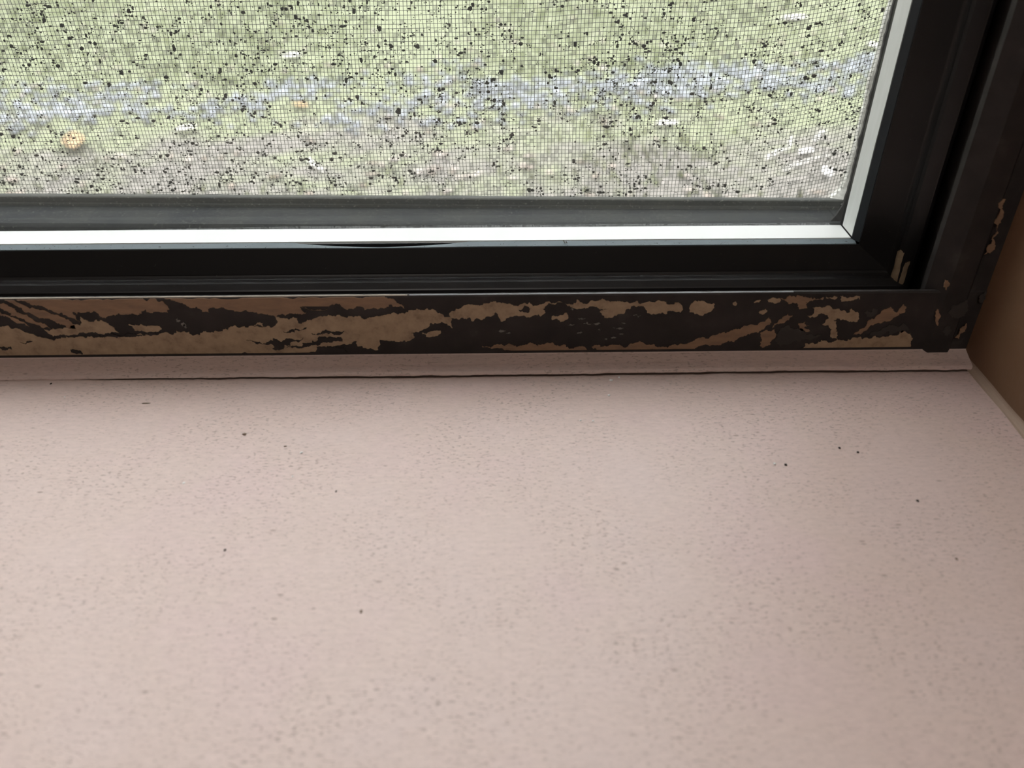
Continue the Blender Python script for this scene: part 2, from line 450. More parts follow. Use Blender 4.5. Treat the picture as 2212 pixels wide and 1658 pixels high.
# ------------------------------------------------------------------ worn paint on the frame: thin irregular coats with real edges
def c4(x, y): return x / 2.989, 480 + y / 2.989
def c5(x, y): return 740 + x / 2.989, 480 + y / 2.989
def c6(x, y): return 1472 + x / 2.989, 480 + y / 2.989
prng = random.Random(5)
def rough(poly, amp, depth):
    for _ in range(depth):
        out = []
        for i, p in enumerate(poly):
            q = poly[(i + 1) % len(poly)]
            out.append(p)
            dx, dy = q[0] - p[0], q[1] - p[1]; L = math.hypot(dx, dy)
            if L > .00045:
                k = prng.gauss(0, 1) * min(amp * L, .0005) / L
                out.append(((p[0] + q[0]) / 2 - dy * k, (p[1] + q[1]) / 2 + dx * k))
        poly = out
    return poly
zmin_p, zmax_p = .0045, Z_TOP - .0002
def patch(pts, conv, m, parent, thick=.00016, Y=YF, amp=.17, depth=5, clampz=True, name='paint_patch', lay=0.0):
    poly = []
    for x, y in pts:
        px, py = conv(x, y); p = on_y(px, py, Y)
        poly.append((p.x, p.z))
    poly = rough(poly, amp, depth)
    if clampz: poly = [(x, min(max(z, zmin_p), zmax_p)) for x, z in poly]
    cl = [poly[0]]
    for p in poly[1:]:
        if abs(p[0] - cl[-1][0]) + abs(p[1] - cl[-1][1]) > 2e-5: cl.append(p)
    poly = cl
    n = len(poly); y1 = Y - thick - lay
    b = MB()
    b.v = [(x, y1, z) for x, z in poly] + [(x, Y + .0001, z) for x, z in poly]
    tri = tessellate_polygon([[Vector((x * 1000, z * 1000, 0)) for x, z in poly]])
    b.f = [tuple(t) for t in tri] + [(i, (i + 1) % n, (i + 1) % n + n, i + n) for i in range(n)]
    o = b.build(name, m); fix_normals(o)
    o.parent = parent
    return o

P = []
# brown brushed coat hanging from the top edge
P.append((c4, BROWN, [(95, 490), (1000, 488), (1060, 520), (1095, 560), (1085, 582), (1000, 575), (900, 585), (760, 585), (745, 602), (640, 590), (560, 575), (470, 578), (520, 640), (440, 610), (330, 565), (200, 530)]))
P.append((c4, BROWN, [(0, 525), (120, 580), (300, 660), (330, 688), (250, 662), (100, 600), (0, 548)]))
P.append((c4, BROWN, [(25, 492), (150, 530), (330, 590), (480, 660), (500, 690), (440, 680), (300, 620), (130, 548)]))
P.append((c4, BROWN, [(-60, 560), (60, 600), (150, 640), (190, 672), (80, 630), (-60, 580)]))
P.append((c4, BROWN, [(1060, 486), (2212, 480), (2480, 478), (2545, 496), (2612, 556), (2540, 544), (2460, 548), (2400, 556), (2312, 540), (2282, 560), (2215, 547), (2150, 528), (2110, 560), (1990, 560), (1930, 535), (1978, 582), (1930, 592), (1870, 585), (1800, 594), (1700, 590), (1640, 580), (1560, 575), (1500, 565), (1400, 555), (1362, 550), (1350, 582), (1310, 578), (1250, 550), (1150, 514)]))
P.append((c4, BROWN, [(-50, 490), (-380, 492), (-760, 494), (-840, 515), (-700, 560), (-520, 548), (-410, 572), (-250, 545), (-120, 552), (-70, 515)]))
P.append((c4, TAN, [(-640, 655), (-560, 628), (-430, 632), (-370, 655), (-470, 676), (-580, 678)]))
# big tan coat along the bottom left, rising towards the middle
P.append((c4, TAN, [(-1180, 800), (-1010, 770), (-820, 735), (-700, 742), (-560, 705), (-400, 712), (-240, 676), (-80, 668), (60, 670), (150, 700), (230, 730), (290, 745), (350, 765), (390, 750), (560, 745), (720, 735), (850, 725), (930, 725), (1060, 710), (1090, 715), (1120, 724), (1140, 698), (1220, 703), (1240, 730), (1290, 726), (1330, 700), (1380, 712), (1440, 690), (1550, 680), (1680, 675), (1770, 670), (1800, 640), (1785, 608), (1830, 616), (1920, 620), (1925, 648), (1970, 642), (2040, 615), (2212, 608),
                    (2322, 603), (2452, 605), (2542, 580), (2612, 590), (2652, 565), (2812, 568), (2852, 590), (2902, 610), (2922, 682), (2882, 652), (2832, 650), (2782, 645), (2772, 670), (2717, 697), (2652, 715), (2677, 740), (2592, 767), (2542, 763), (2452, 755), (2442, 822), (2392, 810), (2312, 800), (2297, 755), (2272, 782), (2220, 782), (2180, 792), (2130, 796), (2040, 830), (1960, 852), (1985, 868), (1500, 876), (1000, 878), (500, 880), (-80, 884), (-600, 886), (-1080, 884), (-1230, 862)]))
P.append((c4, TAN, [(285, 690), (400, 685), (530, 650), (520, 608), (572, 640), (620, 625), (660, 630), (700, 650), (740, 680), (770, 712), (650, 718), (500, 725), (380, 730), (310, 715)]))
P.append((c4, TAN, [(830, 658), (870, 665), (910, 655), (980, 665), (1045, 685), (1030, 700), (960, 706), (870, 696)]))
P.append((c4, TAN, [(1628, 666), (1660, 649), (1697, 652), (1695, 673), (1640, 673)]))
P.append((c5, TAN, [(690, 600), (700, 575), (770, 545), (860, 535), (950, 520), (1040, 520), (1130, 540), (1170, 520), (1290, 525), (1400, 509), (1420, 519), (1370, 531), (1310, 540), (1300, 590), (1200, 610), (1170, 598), (1120, 600), (1020, 637), (1010, 615), (985, 580), (965, 602), (930, 606), (900, 630), (840, 638), (780, 615), (720, 620)]))
P.append((c5, TAN, [(1440, 522), (1485, 530), (1510, 500), (1600, 505), (1750, 510), (1850, 520), (1900, 505), (2000, 515), (2060, 509), (2110, 530), (2170, 514), (2186, 530), (2180, 582), (2060, 578), (1990, 592), (1960, 565), (1900, 545), (1830, 560), (1780, 590), (1730, 614), (1690, 610), (1660, 578), (1720, 555), (1600, 540), (1470, 545)]))
P.append((c5, TAN, [(1350, 605), (1400, 600), (1450, 584), (1450, 625), (1405, 642), (1352, 630)]))
P.append((c5, TAN, [(512, 712), (630, 697), (634, 715), (580, 735), (545, 739)]))
P.append((c5, BROWN, [(900, 802), (1100, 790), (1300, 786), (1440, 790), (1560, 802), (1585, 832), (1400, 830), (1150, 834), (960, 815)]))
P.append((c5, BROWN, [(1610, 800), (1750, 790), (1950, 782), (2212, 784), (2332, 742), (2532, 690), (2652, 660), (2752, 610), (2768, 640), (2722, 690), (2642, 712), (2562, 742), (2412, 792), (2272, 822), (2000, 816), (1800, 832), (1650, 832)]))
P.append((c6, TAN, [(50, 560), (75, 515), (130, 504), (210, 520), (212, 550), (190, 575), (140, 600), (90, 590), (55, 580)]))
P.append((c6, TAN, [(330, 520), (345, 511), (359, 524), (346, 538), (332, 532)]))
P.append((c6, TAN, [(508, 570), (545, 558), (552, 575), (525, 594)]))
P.append((c6, TAN, [(482, 504), (512, 502), (500, 516), (468, 519)]))
P.append((c6, TAN, [(555, 500), (632, 489), (642, 504), (560, 511)]))
P.append((c6, BROWN, [(640, 490), (800, 479), (920, 484), (912, 499), (800, 510), (812, 552), (760, 560), (750, 520), (680, 512)]))
P.append((c6, TAN, [(935, 477), (1006, 480), (1000, 491), (935, 489)]))
P.append((c6, TAN, [(1025, 477), (1152, 477), (1152, 496), (1100, 501), (1030, 491)]))
P.append((c6, TAN, [(812, 602), (850, 590), (848, 550), (960, 538), (980, 560), (1050, 565), (1080, 582), (1100, 556), (1140, 580), (1147, 620), (1110, 637), (1060, 630), (975, 630), (1000, 660), (1007, 752), (960, 740), (970, 690), (950, 665), (908, 660), (950, 620), (920, 588), (890, 590), (860, 612)]))
P.append((c6, BROWN, [(1110, 722), (1150, 690), (1190, 670), (1250, 620), (1310, 560), (1350, 544), (1390, 582), (1430, 528), (1450, 555), (1440, 582), (1380, 610), (1320, 640), (1240, 660), (1180, 700)]))
P.append((c6, BROWN, [(510, 712), (600, 688), (612, 720), (570, 792), (518, 802)]))
P.append((c6, BROWN, [(588, 682), (610, 650), (690, 588), (717, 600), (660, 650)]))
P.append((c6, BROWN, [(755, 650), (800, 640), (825, 665), (790, 680), (830, 700), (800, 706), (762, 680)]))
P.append((c6, TAN, [(768, 826), (800, 780), (900, 760), (980, 770), (1060, 765), (1160, 740), (1280, 745), (1370, 730), (1440, 700), (1482, 730), (1480, 800), (1440, 838), (1200, 838), (900, 836)]))
P.append((c6, SMEAR, [(1190, 722), (1300, 680), (1430, 648), (1470, 692), (1400, 702), (1250, 732)]))
P.append((c6, SMEAR, [(600, 760), (640, 680), (740, 690), (840, 722), (900, 722), (720, 770), (640, 802)]))
P.append((c6, SMEAR, [(1180, 580), (1240, 552), (1300, 545), (1260, 590), (1220, 612)]))
for cv, m_, pts in P: patch(pts, cv, m_, rail)
# dark scrapes where the tan coat has been rubbed through again
for cv, pts in ((c4, [(1590, 758), (1650, 768), (1740, 765), (1790, 753), (1820, 770), (1960, 740), (1950, 757), (1840, 787), (1832, 817), (1760, 815), (1772, 800), (1730, 790), (1650, 782)]),
                (c4, [(1830, 702), (1900, 690), (1982, 677), (1940, 696), (1860, 711)]),
                (c4, [(1850, 806), (2000, 775), (2060, 735), (2110, 742), (2212, 750), (2212, 770), (2100, 772), (2000, 797), (1900, 802)]),
                (c4, [(2010, 716), (2080, 700), (2225, 699), (2130, 716), (2040, 723)]),
                (c5, [(1136, 562), (1175, 534), (1212, 555), (1206, 576), (1150, 577)]),
                (c4, [(0, 805), (70, 800), (80, 818), (20, 825)]), (c4, [(130, 768), (215, 766), (180, 776)]),
                (c4, [(455, 820), (500, 822), (535, 850), (490, 845)]), (c4, [(640, 728), (860, 718), (1040, 708), (1000, 722), (800, 735), (660, 742)]),
                (c4, [(1955, 862), (2030, 835), (2130, 800), (2230, 798), (2240, 868), (2100, 872)])):
    patch(pts, cv, FRAME, rail, thick=.00026, name='paint_scrape')
for x, y in ((1475, 660), (1545, 620), (1580, 655), (1640, 655), (1662, 690), (1752, 680), (1790, 684), (1812, 650), (1800, 720), (1750, 742), (1700, 752), (1530, 712), (1900, 600), (1070, 715), (1030, 700), (1480, 560)):
    w = prng.uniform(8, 26); h = prng.uniform(2.5, 6)
    patch([(x - w, y), (x - w * .2, y - h), (x + w, y - h * .4), (x + w * .3, y + h)], c5, PALE, rail, thick=.0002, amp=.25, depth=3, name='paint_scratch')
for x, y in ((1150, 630), (1185, 655), (1195, 668)):
    patch([(x - 14, y - 6), (x, y - 12), (x + 14, y + 8), (x + 4, y + 14)], c4, PALE, rail, thick=.0002, amp=.25, depth=3, name='paint_scratch')
# thin line of old paint, then a painted grey highlight, along the rail lip
for x0, x1, m_, nm in ((XL + .013, on_y(880, 638, YF).x, mat('pale_paint_edge', (.36, .31, .25), .6, .3), 'paint_edge'), (on_y(884, 638, YF).x, on_y(1720, 634, YF).x, mat('rail_highlight_grey', (.17, .175, .185), .4, .5), 'edge_highlight')):
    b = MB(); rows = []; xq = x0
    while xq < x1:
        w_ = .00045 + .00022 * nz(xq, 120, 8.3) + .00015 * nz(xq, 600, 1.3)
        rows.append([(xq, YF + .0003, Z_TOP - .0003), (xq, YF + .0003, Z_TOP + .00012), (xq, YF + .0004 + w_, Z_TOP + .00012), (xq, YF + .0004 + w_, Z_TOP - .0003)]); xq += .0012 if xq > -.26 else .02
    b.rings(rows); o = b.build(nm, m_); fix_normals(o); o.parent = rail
# jamb
YJ = YF - .0012
for m_, pts in ((BROWN, [(1640, 575), (1655, 560), (1668, 590), (1672, 610), (1655, 668), (1640, 640)]),
                (BROWN, [(1700, 372), (1722, 375), (1712, 436), (1695, 405)]),
                (BROWN, [(2075, -150), (2092, -150), (2062, 0), (2022, 120), (1992, 200), (1955, 207), (1970, 170), (2003, 130), (2035, 50)]),
                (SMEAR, [(1720, 582), (1790, 530), (1842, 498), (1852, 540), (1800, 612), (1740, 602)]),
                (SMEAR, [(1920, 500), (1960, 440), (1968, 460), (1935, 520)]),
                (BROWN, [(1765, 742), (1800, 685), (1842, 650), (1832, 700), (1790, 752)]),
                (SMEAR, [(1680, 700), (1720, 660), (1740, 690), (1720, 730)])):
    patch(pts, c6, m_, jamb, Y=YJ, clampz=False)

# ------------------------------------------------------------------ the sash: mitred black rails, double glazing, white spacer tape
sash = empty('double_glazed_window', (0, YF + .012, ZA))
tag(sash, 'black framed double glazed window sash edged with white spacer tape', 'glazed sash', kind='thing')
s_inv = Matrix.Translation((0, -YF - .012, -ZA))
def spart(b, name, m, label=None, smooth=False):
    o = b.build(name, m, smooth=smooth); fix_normals(o); o.parent = sash; o.matrix_parent_inverse = s_inv
    if label: o['label'] = label
    return o
def cove(n=7):   # the concave sweep from the foot up to the face
    out = []
    for i in range(n + 1):
        u = i / n; w = (1 - u) ** 2, 2 * u * (1 - u), u * u
        out.append(tuple(w[0] * p + w[1] * q + w[2] * r for p, q, r in zip((YB, ZB, XB), (YCc, (ZB + ZCc) / 2 - .0008, XCc + .001), (YCc + .0002, ZCc, XCc))))
    return out
ST = [(YA, ZA, XA), (YA + .0003, ZA + .0004, XA - .0004), (YB - .001, ZB - .0002, XB + .0006)] + cove() + [
    (YD - .0002, ZD - .0006, XD + .0006), (YD, ZD, XD), (YD + .0006, ZD, XD), (YD + .0006, ZD - .0016, XD + .0016), (YE - .0004, ZD - .0016, XD + .0016), (YE - .0004, ZE + .0000, XE), (YE, ZE, XE),
    (YE, ZBD - .0012, XBD + .0012), (YB2 + .0036, ZBD - .0012, XBD + .0012), (YB2 + .0036, z_at(487.5, YB2 + .0036), XBD + .0011), (YO, z_at(488.5, YO), XBD + .0013),
    (YO, ZA - .0035, XA + .0035), (YA + .004, ZA - .0035, XA + .0035), (YA + .004, ZA - .001, XA + .001), (YA, ZA - .001, XA + .001)]
b = MB(); b.rings([[(XL + .012, y, z) for y, z, x in ST], [(x, y, z) for y, z, x in ST]])
spart(b, 'bottom_rail', SASH)
b = MB(); b.rings([[(x, y, z) for y, z, x in ST], [(x, y, TOP - .02) for y, z, x in ST]])
stile = spart(b, 'side_stile', SASH)
# pale paint marks brushed onto the foot of the stile
_prof = sorted((q[2], q[0]) for q in ST[:13])
def yy(x):                       # room-side surface of the stile at this x
    if x <= _prof[0][0]: return _prof[0][1]
    for (xa, ya), (xb, yb) in zip(_prof, _prof[1:]):
        if x <= xb: return ya + (yb - ya) * (x - xa) / max(xb - xa, 1e-7)
    return _prof[-1][1]
for pts in ([(1395, 182), (1412, 174), (1433, 197), (1386, 395), (1337, 395)], [(1440, 258), (1474, 247), (1430, 395), (1396, 395)]):
    poly = []
    for i, (xa, ya) in enumerate(pts):
        xb, yb = pts[(i + 1) % len(pts)]
        for k in range(8):
            px, py = c6(xa + (xb - xa) * k / 8 + prng.gauss(0, 1.6), ya + (yb - ya) * k / 8 + prng.gauss(0, 1.6))
            lo, hi = YA - .002, YD + .004              # walk the sight line to where it meets the moulding
            for _ in range(30):
                yq = (lo + hi) / 2
                if yy(on_y(px, py, yq).x) > yq: lo = yq
                else: hi = yq
            p = on_y(px, py, lo); poly.append((p.x, p.z))
    b = MB(); V = [(x, z) for x, z in poly]; T = [tuple(t) for t in tessellate_polygon([[Vector((x * 1000, z * 1000, 0)) for x, z in poly]])]
    for _ in range(4):           # fine enough to lie on the curve
        mid = {}; T2 = []
        def half(i, k):
            key = (min(i, k), max(i, k))
            if key not in mid: mid[key] = len(V); V.append(((V[i][0] + V[k][0]) / 2, (V[i][1] + V[k][1]) / 2))
            return mid[key]
        for i, k, l in T:
            ik, kl, li = half(i, k), half(k, l), half(l, i)
            T2 += [(i, ik, li), (ik, k, kl), (li, kl, l), (ik, kl, li)]
        T = T2
    b.v = [(x, yy(x) - .00042, z) for x, z in V]; b.f = T
    o = b.build('paint_mark', TAN); fix_normals(o); o.parent = stile
    sol = o.modifiers.new('coat', 'SOLIDIFY'); sol.thickness = .0003; sol.offset = 0
# grey strip painted as the specular line along the sash lip
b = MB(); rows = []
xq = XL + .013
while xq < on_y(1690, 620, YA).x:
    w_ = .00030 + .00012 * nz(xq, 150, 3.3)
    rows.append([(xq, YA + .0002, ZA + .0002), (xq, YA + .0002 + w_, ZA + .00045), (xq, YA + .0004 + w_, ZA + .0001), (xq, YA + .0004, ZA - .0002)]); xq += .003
b.rings(rows); spart(b, 'edge_highlight', mat('sash_highlight_grey', (.16, .165, .175), .4, .5))
# spacer tape
b = MB(); b.rings([[(x, y, z) for y, z in ((YB1, ZBD), (YB2, ZBD), (YB2, ZBD - .001), (YB1, ZBD - .001))] for x in (XL + .02, XBD - .0003)])
spart(b, 'spacer_tape', BEAD, 'bright white tape along the bottom of the glass')
b = MB(); rows = []
for i in range(90):
    z = ZBD + .0004 + (.16 if i < 80 else 1.0) * (i / 80 if i < 80 else (i - 80) / 9 * .8 + .16)
    z = min(z, TOP - .025)
    wob = .0003 * nz(z, 70, 4.4)
    rows.append([(XBD, YB1 + .0002 + wob, z), (XBD + .001, YB1 + .0002 + wob, z), (XBD + .001, YB1 + .0096 - wob, z), (XBD, YB1 + .0096 - wob, z)])
b.rings(rows); spart(b, 'spacer_tape', BEADV, 'matt greyish white tape up the right side of the glass')
# rubber gasket, sprung out of line near the middle
def dip(px): 
    u = (px - 820) / 190.0
    return max(0.0, 1 - abs(u) ** 1.6) ** .8
b = MB(); rows = []
xg = XL + .015
pxs = list(range(-40, 1851, 10))
xl = [XL + .015] + [on_y(p, 528, YD).x for p in pxs]
for x, p in zip(xl, [-2000] + pxs):
    d = dip(p); y0, z0 = YD + .0003, ZD + .0003
    y1 = YE - .0002 + (y0 + .0006 - YE + .0002) * d; z1 = ZE + .0004 + (z0 - .0001 - ZE - .0004) * d
    drop = .0002 * d
    x = min(x, XD + .0002)
    rows.append([(x, y0, z0 - drop), (x, y1, z1 - drop), (x, y1, z1 - .0008 - drop), (x, y0, z0 - .0012 - drop)])
b.rings(rows); spart(b, 'gasket', GASKET, 'grey blue rubber gasket sprung loose near the middle')
b = MB(); b.rings([[(XD - .0002, YD + .0003, z), (XE - .0003, YE - .0002, z), (XE + .0006, YE - .0002, z), (XD + .001, YD + .0003, z)] for z in (ZD + .0008, TOP - .022)])
spart(b, 'gasket', mat('dark_blue_rubber', (.035, .042, .048), .5, .4))
# panes
b = MB(); b.box(XL + .02, XBD + .0010, YG1, YB1 - .0002, ZBD - .0005, TOP - .02); spart(b, 'glass_pane', GLASS_IN)
b = MB(); b.box(XL + .02, XBD + .0015, YG2, YG2 + .003, ZBD - .0005, TOP - .02); spart(b, 'glass_pane', GLASS_OUT)
# ragged outer seal up the right side
b = MB(); rows = []
z = ZBD
while z < .30:
    w = .0002 + .0006 * abs(nz(z, 260, 6.6)) + .0004 * abs(nz(z, 900, 2.6)) + .0035 * max(0, 1 - (z - ZBD) / .010) ** 2
    rows.append([(XBD + .0022, YG2 + .0031, z), (XBD + .0012 - w, YG2 + .0031, z), (XBD + .0012 - w, YO + .0009, z), (XBD + .0022, YO + .0009, z)]); z += .0008
rows.append([(p[0], p[1], TOP - .03) for p in rows[-1]])
b.rings(rows); spart(b, 'outer_seal', mat('dirty_black_seal', (.030, .026, .024), .7, .3))

# ------------------------------------------------------------------ insect screen outside
scr = empty('window_screen', (0, YS + .004, ZL))
tag(scr, 'dirty fine wire insect screen outside the glass, clogged with dark specks', 'window screen')
c_inv = Matrix.Translation((0, -YS - .004, -ZL))
def cpart(b, name, m, kind=None, smooth=False, fix=True):
    o = b.build(name, m, smooth=smooth)
    if fix: fix_normals(o)
    o.parent = scr; o.matrix_parent_inverse = c_inv
    if kind: o['kind'] = kind
    return o
ZS1 = z_at(432, YS + .0006); YS2 = YS + .0075; ZS2 = z_at(424.5, YS2)
YM = YS2 - .0006
XS = on_y(1874, 200, YM).x                    # right edge of the mesh
b = MB(); rows = []
for x in (XL + .005, -.3, -.1, 0, .1, XS + .016):
    t = tz(x)
    rows.append([(x, YS, ZL + t), (x, YS, ZL + .0009 + t), (x, YS + .0007, ZL + .0011 + t), (x, YS + .0012, ZL + .0009 + t), (x, YS + .0006, ZS1 + t), (x, YS + .0012, ZS1 + .0003 + t), (x, YS2, ZS2 + t), (x, YS2 + .0015, ZS2 - .001 + t), (x, YS2 + .0015, ZL + t)])
b.rings(rows); cpart(b, 'screen_rail', DUSTYL)
b = MB(); rows = []
z = ZL + .0005
while z < .34:
    w = .0006 * nz(z, 90, 8.2) + .0004 * nz(z, 420, 5.2) - .0035 * max(0, 1 - (z - ZL - .002) / .008) ** 2
    rows.append([(XS + w, YM + .001, z), (XS + .0030 + w, YS - .003, z), (XS + .016, YS - .003, z), (XS + .016, YS2 + .0015, z), (XS + w, YS2 + .0015, z)]); z += .001
rows.append([(p[0], p[1], TOP - .01) for p in rows[-1]])
b.rings(rows); cpart(b, 'screen_rail', PALEAL)
b = MB(); b.box(XL + .005, XL + .02, YS, YS2 + .0015, ZL + .013, TOP - .01); cpart(b, 'screen_rail', DUSTY)
b = MB(); b.box(XL + .005, XS + .016, YS, YS2 + .0015, TOP - .03, TOP - .01); cpart(b, 'screen_rail', DUSTY)
# wire mesh: every strand a slim bar, gently out of true
PX_ = (on_y(1179.5, 345, YM).x - on_y(1106, 345, YM).x) / 10
PZ_ = (on_y(1106, 305, YM).z - on_y(1106, 385, YM).z) / 10
print('pitch', PX_, PZ_)
def warp(x, z):
    u = .0022 * mnoise.noise(Vector((x * 11, z * 14, 1.5))) + .0006 * mnoise.noise(Vector((x * 60, z * 60, 7.5)))
    v = .0020 * mnoise.noise(Vector((x * 8, z * 12, 4.5))) + .0005 * mnoise.noise(Vector((x * 60, z * 60, 3.5))) + .012 * x + .05 * max(0, x - .07) ** 2 * 40
    w = .0008 * mnoise.noise(Vector((x * 9, z * 9, 9.5)))
    return x + u, YM + w, z + v
RW = .000092
def strand(b, pts, axis):
    rings = []
    for p in pts:
        x, y, z = p
        if axis == 'v': rings.append([(x - RW, y, z), (x, y - RW, z), (x + RW, y, z), (x, y + RW, z)])
        else: rings.append([(x, y, z - RW), (x, y - RW, z), (x, y, z + RW), (x, y + RW, z)])
    b.rings(rings, caps=False)
b = MB()
X0S, X1S, Z0S, Z1S = XL + .012, XS + .003, ZL - .009, TOP - .02
nx = int((X1S - X0S) / PX_); nzz = int((Z1S - Z0S) / PZ_)
zl = [Z0S + .006 * i for i in range(30)] + [Z0S + .2 + .1 * i for i in range(8)] + [Z1S]
for i in range(nx):
    x = X0S + i * PX_
    strand(b, [warp(x + PX_ * .08 * prng.gauss(0, 1) * .4, z) for z in zl if z <= Z1S], 'v')
xl_ = [X0S, -.6, -.45, -.34] + [-.30 + .008 * i for i in range(int((X1S + .30) / .008))] + [X1S]
for i in range(nzz):
    z = Z0S + i * PZ_
    pts = [warp(x, z) for x in (xl_ if z < .26 else xl_[::6] + [X1S])]
    pts = [(x, y, min(zz, Z1S + .004)) for x, y, zz in pts if True]
    strand(b, pts, 'h')
cpart(b, 'wire_mesh', WIRE, fix=False)
# films of dust bridging some of the openings
b = MB(); frng = random.Random(3)
i0 = int((-.34 - X0S) / PX_); k1 = int((.165 - Z0S) / PZ_)
for i in range(i0, nx - 2):
    for k in range(2, k1):
        x = X0S + i * PX_; z = Z0S + k * PZ_
        cl = mnoise.noise(Vector((x * 55, z * 55, 2.0))) * .6 + mnoise.noise(Vector((x * 260, z * 260, 5.0))) * .7
        if frng.random() < .22 + .55 * cl:
            a_, b_, c_, d_ = warp(x, z), warp(x + PX_, z), warp(x + PX_, z + PZ_), warp(x, z + PZ_)
            if a_[2] < ZS2 - .0005 + tz(x): continue
            g = (1, 1, 1, 1)
            s_ = frng.random()
            if s_ < .45:       # only part of the opening
                t_ = frng.uniform(.3, .75)
                if frng.random() < .5: c_ = tuple(b_[q] + (c_[q] - b_[q]) * t_ for q in range(3)); d_ = tuple(a_[q] + (d_[q] - a_[q]) * t_ * frng.uniform(.5, 1.2) for q in range(3))
                else: b_ = tuple(a_[q] + (b_[q] - a_[q]) * t_ for q in range(3)); c_ = tuple(d_[q] + (c_[q] - d_[q]) * t_ * frng.uniform(.5, 1.2) for q in range(3))
            b.quad(a_, b_, c_, d_)
cpart(b, 'dust_film', FILM, kind='stuff', fix=False)
# specks of dirt caught in the mesh
b = MB(); drng = random.Random(21)
n = 0
while n < 14000:
    x = drng.uniform(-.30, XS - .001); z = drng.uniform(ZS2 - .001, .155)
    dens = .5 + .55 * mnoise.noise(Vector((x * 30, z * 40, 11))) + .6 * mnoise.noise(Vector((x * 110, z * 130, 15)))
    if drng.random() > dens: continue
    n += 1
    px, py, pz = warp(x, z)
    r = .00017 + .00017 * drng.expovariate(1.0)
    if drng.random() < .006: r = drng.uniform(.0006, .0011)
    r = min(r, .0010)
    a = drng.uniform(.7, 1.5)
    b.lump((px, py - drng.uniform(0, .0003), pz), r * a, r * .7, r / a, drng)
    if drng.random() < .45:                                # a tail or neighbour along the wire
        for _ in range(drng.randint(1, 3)):
            b.lump((px + drng.gauss(0, r * 1.6), py, pz + drng.gauss(0, r * 1.3)), r * .7, r * .5, r * .6, drng)
cpart(b, 'dirt_specks', CRUMB, kind='stuff', fix=False)
for px, py, wd, hg in ((862, 240, 9, 7), (843, 101, 7, 5), (1247, 152, 5, 5), (1741, 169, 6, 6), (1017, 15, 6, 8), (817, 100, 4, 4), (236, 183, 6, 5), (1363, 290, 4, 3), (819, 60, 4, 9)):
    c = on_y(px, py, YM - .0003); b = MB(); s_ = .31 / FPX
    for _ in range(5): b.lump((c.x + prng.gauss(0, wd * s_ * .35), c.y, c.z + prng.gauss(0, hg * s_ * .35)), wd * s_ * .7, .0004, hg * s_ * .7, prng)
    cpart(b, 'dirt_clump', CRUMB, fix=False)

# ------------------------------------------------------------------ outdoors
GZ = -.62
def gh(x, y): return GZ + .035 * mnoise.noise(Vector((x * 1.3, y * 1.3, 0))) + .014 * mnoise.noise(Vector((x * 6, y * 6, 3)))
b = MB()
NX, NY = 110, 150
for j in range(NY + 1):
    y = Y_OUT - .05 + (9.0 - Y_OUT) * (j / NY) ** 1.3
    for i in range(NX + 1):
        x = -5 + 9.5 * i / NX
        b.v.append((x, y, gh(x, y)))
for j in range(NY):
    for i in range(NX):
        a = j * (NX + 1) + i; b.f.append((a, a + 1, a + NX + 2, a + NX + 1))
o = b.build('ground', GROUND, smooth=True); tag(o, 'mossy uneven yard ground beyond the screen', 'ground', kind='structure')
def to_ground(px, py):
    z = GZ
    for _ in range(3): p = on_z(px, py, z); z = gh(p.x, p.y)
    return Vector((p.x, p.y, z))
KEEP = [to_ground(*p) for p in ((163, 318), (1715, 46), (1885, 105), (1740, 335), (1785, 380), (405, 285), (632, 128), (650, 235), (1440, 275), (1690, 376), (1720, 362), (1755, 350), (1790, 340), (1655, 352), (1675, 336), (1700, 328), (1712, 300), (1755, 315), (1768, 296), (1785, 288), (670, 355), (690, 368), (705, 378))]
def near_named(x, y): return any((x - k.x) ** 2 + (y - k.y) ** 2 < .0115 for k in KEEP)
# gravel band crossing the yard
g0 = to_ground(0, 235); g1 = to_ground(1050, 205); g2 = to_ground(1850, 160)
def band_y(x):
    if x < g1.x: u = (x - g0.x) / (g1.x - g0.x); return g0.y + (g1.y - g0.y) * u
    u = (x - g1.x) / (g2.x - g1.x); return g1.y + (g2.y - g1.y) * u
grng = random.Random(8); b = MB()
for _ in range(5200):
    x = grng.uniform(-3.2, 2.2)
    wdt = .20 + .09 * mnoise.noise(Vector((x * 2.0, 4, 1)))
    y = band_y(x) + .10 * mnoise.noise(Vector((x * 1.7, 1, 8))) + grng.gauss(0, wdt * .62)
    if grng.random() > .62 + 1.1 * mnoise.noise(Vector((x * 2.6, y * 3.5, 41))): continue
    r = grng.uniform(.006, .017)
    if near_named(x, y): continue
    b.lump((x, y, gh(x, y) + r * .35), r * grng.uniform(.8, 1.5), r, r * .6, grng, .75)
tag(b.build('gravel', STONE), 'pale grey gravel strip crossing the yard', 'gravel', kind='stuff')
